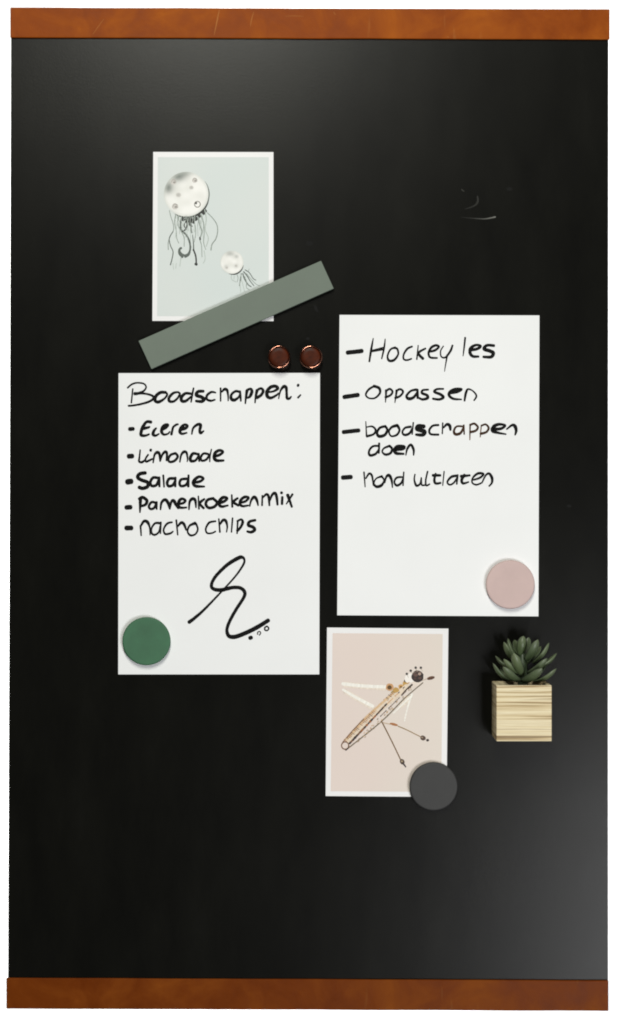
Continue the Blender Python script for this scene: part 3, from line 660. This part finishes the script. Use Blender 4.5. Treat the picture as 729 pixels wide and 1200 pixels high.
AX = P(612.5, 799, TF / 2)
def leaf(tip, tdepth, width, base=None, seed=0, thick=.42, bow=.16):
    t = P(tip[0], tip[1], tdepth)
    if base is None: b = Vector((AX.x, AX.y, AX.z)); d = (t - b); b = b + Vector((d.x * .16, d.y * .16, 0))
    else: b = P(base[0], base[1], base[2])
    ax = (t - b); L = ax.length; ax = ax.normalized()
    rad = Vector((t.x - AX.x, t.y - AX.y, 0))
    if rad.length < .003: rad = Vector((.3, -1, 0))
    rad.normalize()
    side = ax.cross(rad)
    if side.length < .15: side = ax.cross(Vector((0, -1, .2)))
    side.normalize(); nor = side.cross(ax).normalized()
    if nor.dot(rad) < 0: nor = -nor
    prof = [(0, .5), (.14, .68), (.32, .92), (.5, 1.0), (.66, .97), (.79, .82), (.88, .6), (.94, .36), (.975, .17), (1.0, .03)]
    n = 10; V = []; F = []; C = []
    rr = random.Random(seed); g0 = mixc(lin(40, 56, 28), lin(88, 102, 66), rr.random()); tipc = lin(126, 134, 108)
    for s_, wf in prof:
        c = b + ax * (L * s_) + nor * (bow * L * (math.sin(math.pi * s_ * .92) * .75 - .12 * s_))
        for a in range(n):
            an = 2 * math.pi * a / n; cx, cy = math.cos(an), math.sin(an)
            cup = -.22 * width * wf * cx * cx       # edges cup towards the inside
            th = thick * (1 if cy > 0 else .45)     # rounded back, flatter inner face
            V.append(c + side * (cx * width / 2 * wf) + nor * (cy * width / 2 * wf * th + cup))
            e = abs(cx) ** 4
            C.append(mixc(mixc(g0, tipc, .45 * s_ ** 3), lin(112, 124, 104), .35 * e))
    k = len(prof)
    for i in range(k - 1):
        for a in range(n): bb = (a + 1) % n; F.append((i * n + a, i * n + bb, (i + 1) * n + bb, (i + 1) * n + a))
    F.append([a for a in range(n)][::-1]); F.append([(k - 1) * n + a for a in range(n)])
    obj('leaf', V, F, M['leaf'], pot_root, smooth=True, attr=C)
mm = .001
# tip pixel, tip depth (mm), width (mm), base pixel
leaves = [((602, 765.2), 46, 10, (611.5, 791)), ((630.3, 749.2), 40, 10.5, (617, 774)), ((643.2, 752.8), 27, 9, (624, 777)), ((641, 771), 42, 9, (619, 789)), ((635.4, 783), 50, 10, (612.5, 799.5)),
          ((652, 783), 36, 8.5, (626, 799)), ((652.5, 765), 20, 8, (625, 784)), ((589.8, 781), 48, 9.5, (609, 799)), ((577.8, 776.8), 31, 7.5, (597, 798)), ((580.6, 768.2), 19, 8, (600, 784)),
          ((595.5, 748), 22, 9, (606, 772)), ((590.6, 752), 31, 9.5, (605, 776)), ((613.4, 745.2), 30, 9, (609.5, 768)), ((603, 749.5), 13, 7, (609, 768)), ((619.6, 746.8), 10, 7, (614, 768)),
          ((590.5, 772), 39, 8.5, (607, 789)), ((634, 757), 9, 7, (618, 775)), ((627, 762), 24, 6, (615, 780)), ((640, 776), 8, 8, (622, 795)), ((586, 781), 9, 8, (603, 797)), ((612, 758), 20, 6, (611, 776))]
def leafbase(b, td): return (b[0], b[1], .025 + (td * mm - .025) * .3)
for i, (tp, td, wd, bs) in enumerate(leaves): leaf(tp, td * mm, wd * mm, leafbase(bs, td), seed=i)
V = []; F = []; n = 10
for t_, rr_ in ((0, .0042), (.3, .0044), (.6, .0040), (.85, .003), (1, .0012)):
    for a in range(n): V.append(Vector((AX.x + rr_ * math.cos(a * 2 * math.pi / n), AX.y + rr_ * math.sin(a * 2 * math.pi / n), AX.z - .004 + .031 * t_)))
for i in range(4):
    for a in range(n): b = (a + 1) % n; F.append((i * n + a, i * n + b, (i + 1) * n + b, (i + 1) * n + a))
F.append([4 * n + a for a in range(n)])
obj('stem', V, F, M['leaf'], pot_root, smooth=True, attr=[lin(40, 54, 36)] * len(V))

# ------------------------------------------------------------------ marks on the board
ck = Ink(lambda x, y: 0, .00006)
ck.stroke([(541, 254.6, .7), (552, 255.6, .9), (566, 256.5, 1.2), (574, 255.6, 1.5), (580.5, 254.2, 1.7)], lambda wd, u, sd: mixc(lin(22, 22, 20), lin(112, 112, 107), u ** 1.8), .2)
ck.stroke([(559.5, 230, 1.6), (560, 236, 2.4), (556, 241, 2), (545, 245, 1)], lambda wd, u, sd: mixc(lin(44, 44, 41), lin(26, 26, 24), u), .2)
ck.stroke([(541, 222, 1.2), (543.5, 224, 1.6)], flat(lin(50, 50, 46)), .2)
tag(ck.build('chalk_mark', M['smudge'], board), 'faint wiped white streak on the black panel')
for x, y, rx, ry, rot in ((362.3, 285, 4.2, 3, .2), (370.3, 361.5, 1.6, 4.4, -.5), (360.8, 397, 2.4, 1.5, 0), (597, 221.5, 3.6, 2, 0), (667, 593, 2.6, 1.6, 0)):
    sm = Ink(lambda x, y: 0, .00006); sm.disc(x, y, rx, ry, lin(10, 10, 9), rot, 20, .22)
    sm.build('smudge', M['smudge'], board)
for pts, st_ in SCUFFS:
    sf = Ink(lambda x, y: .0028, .00005)
    sf.stroke(pts, lambda wd, u, sd, st_=st_: mixc(lin(136, 64, 11), lin(200, 138, 74), st_ * .8), .3)
    sf.build('scuff', M['smudge'], top_strip)
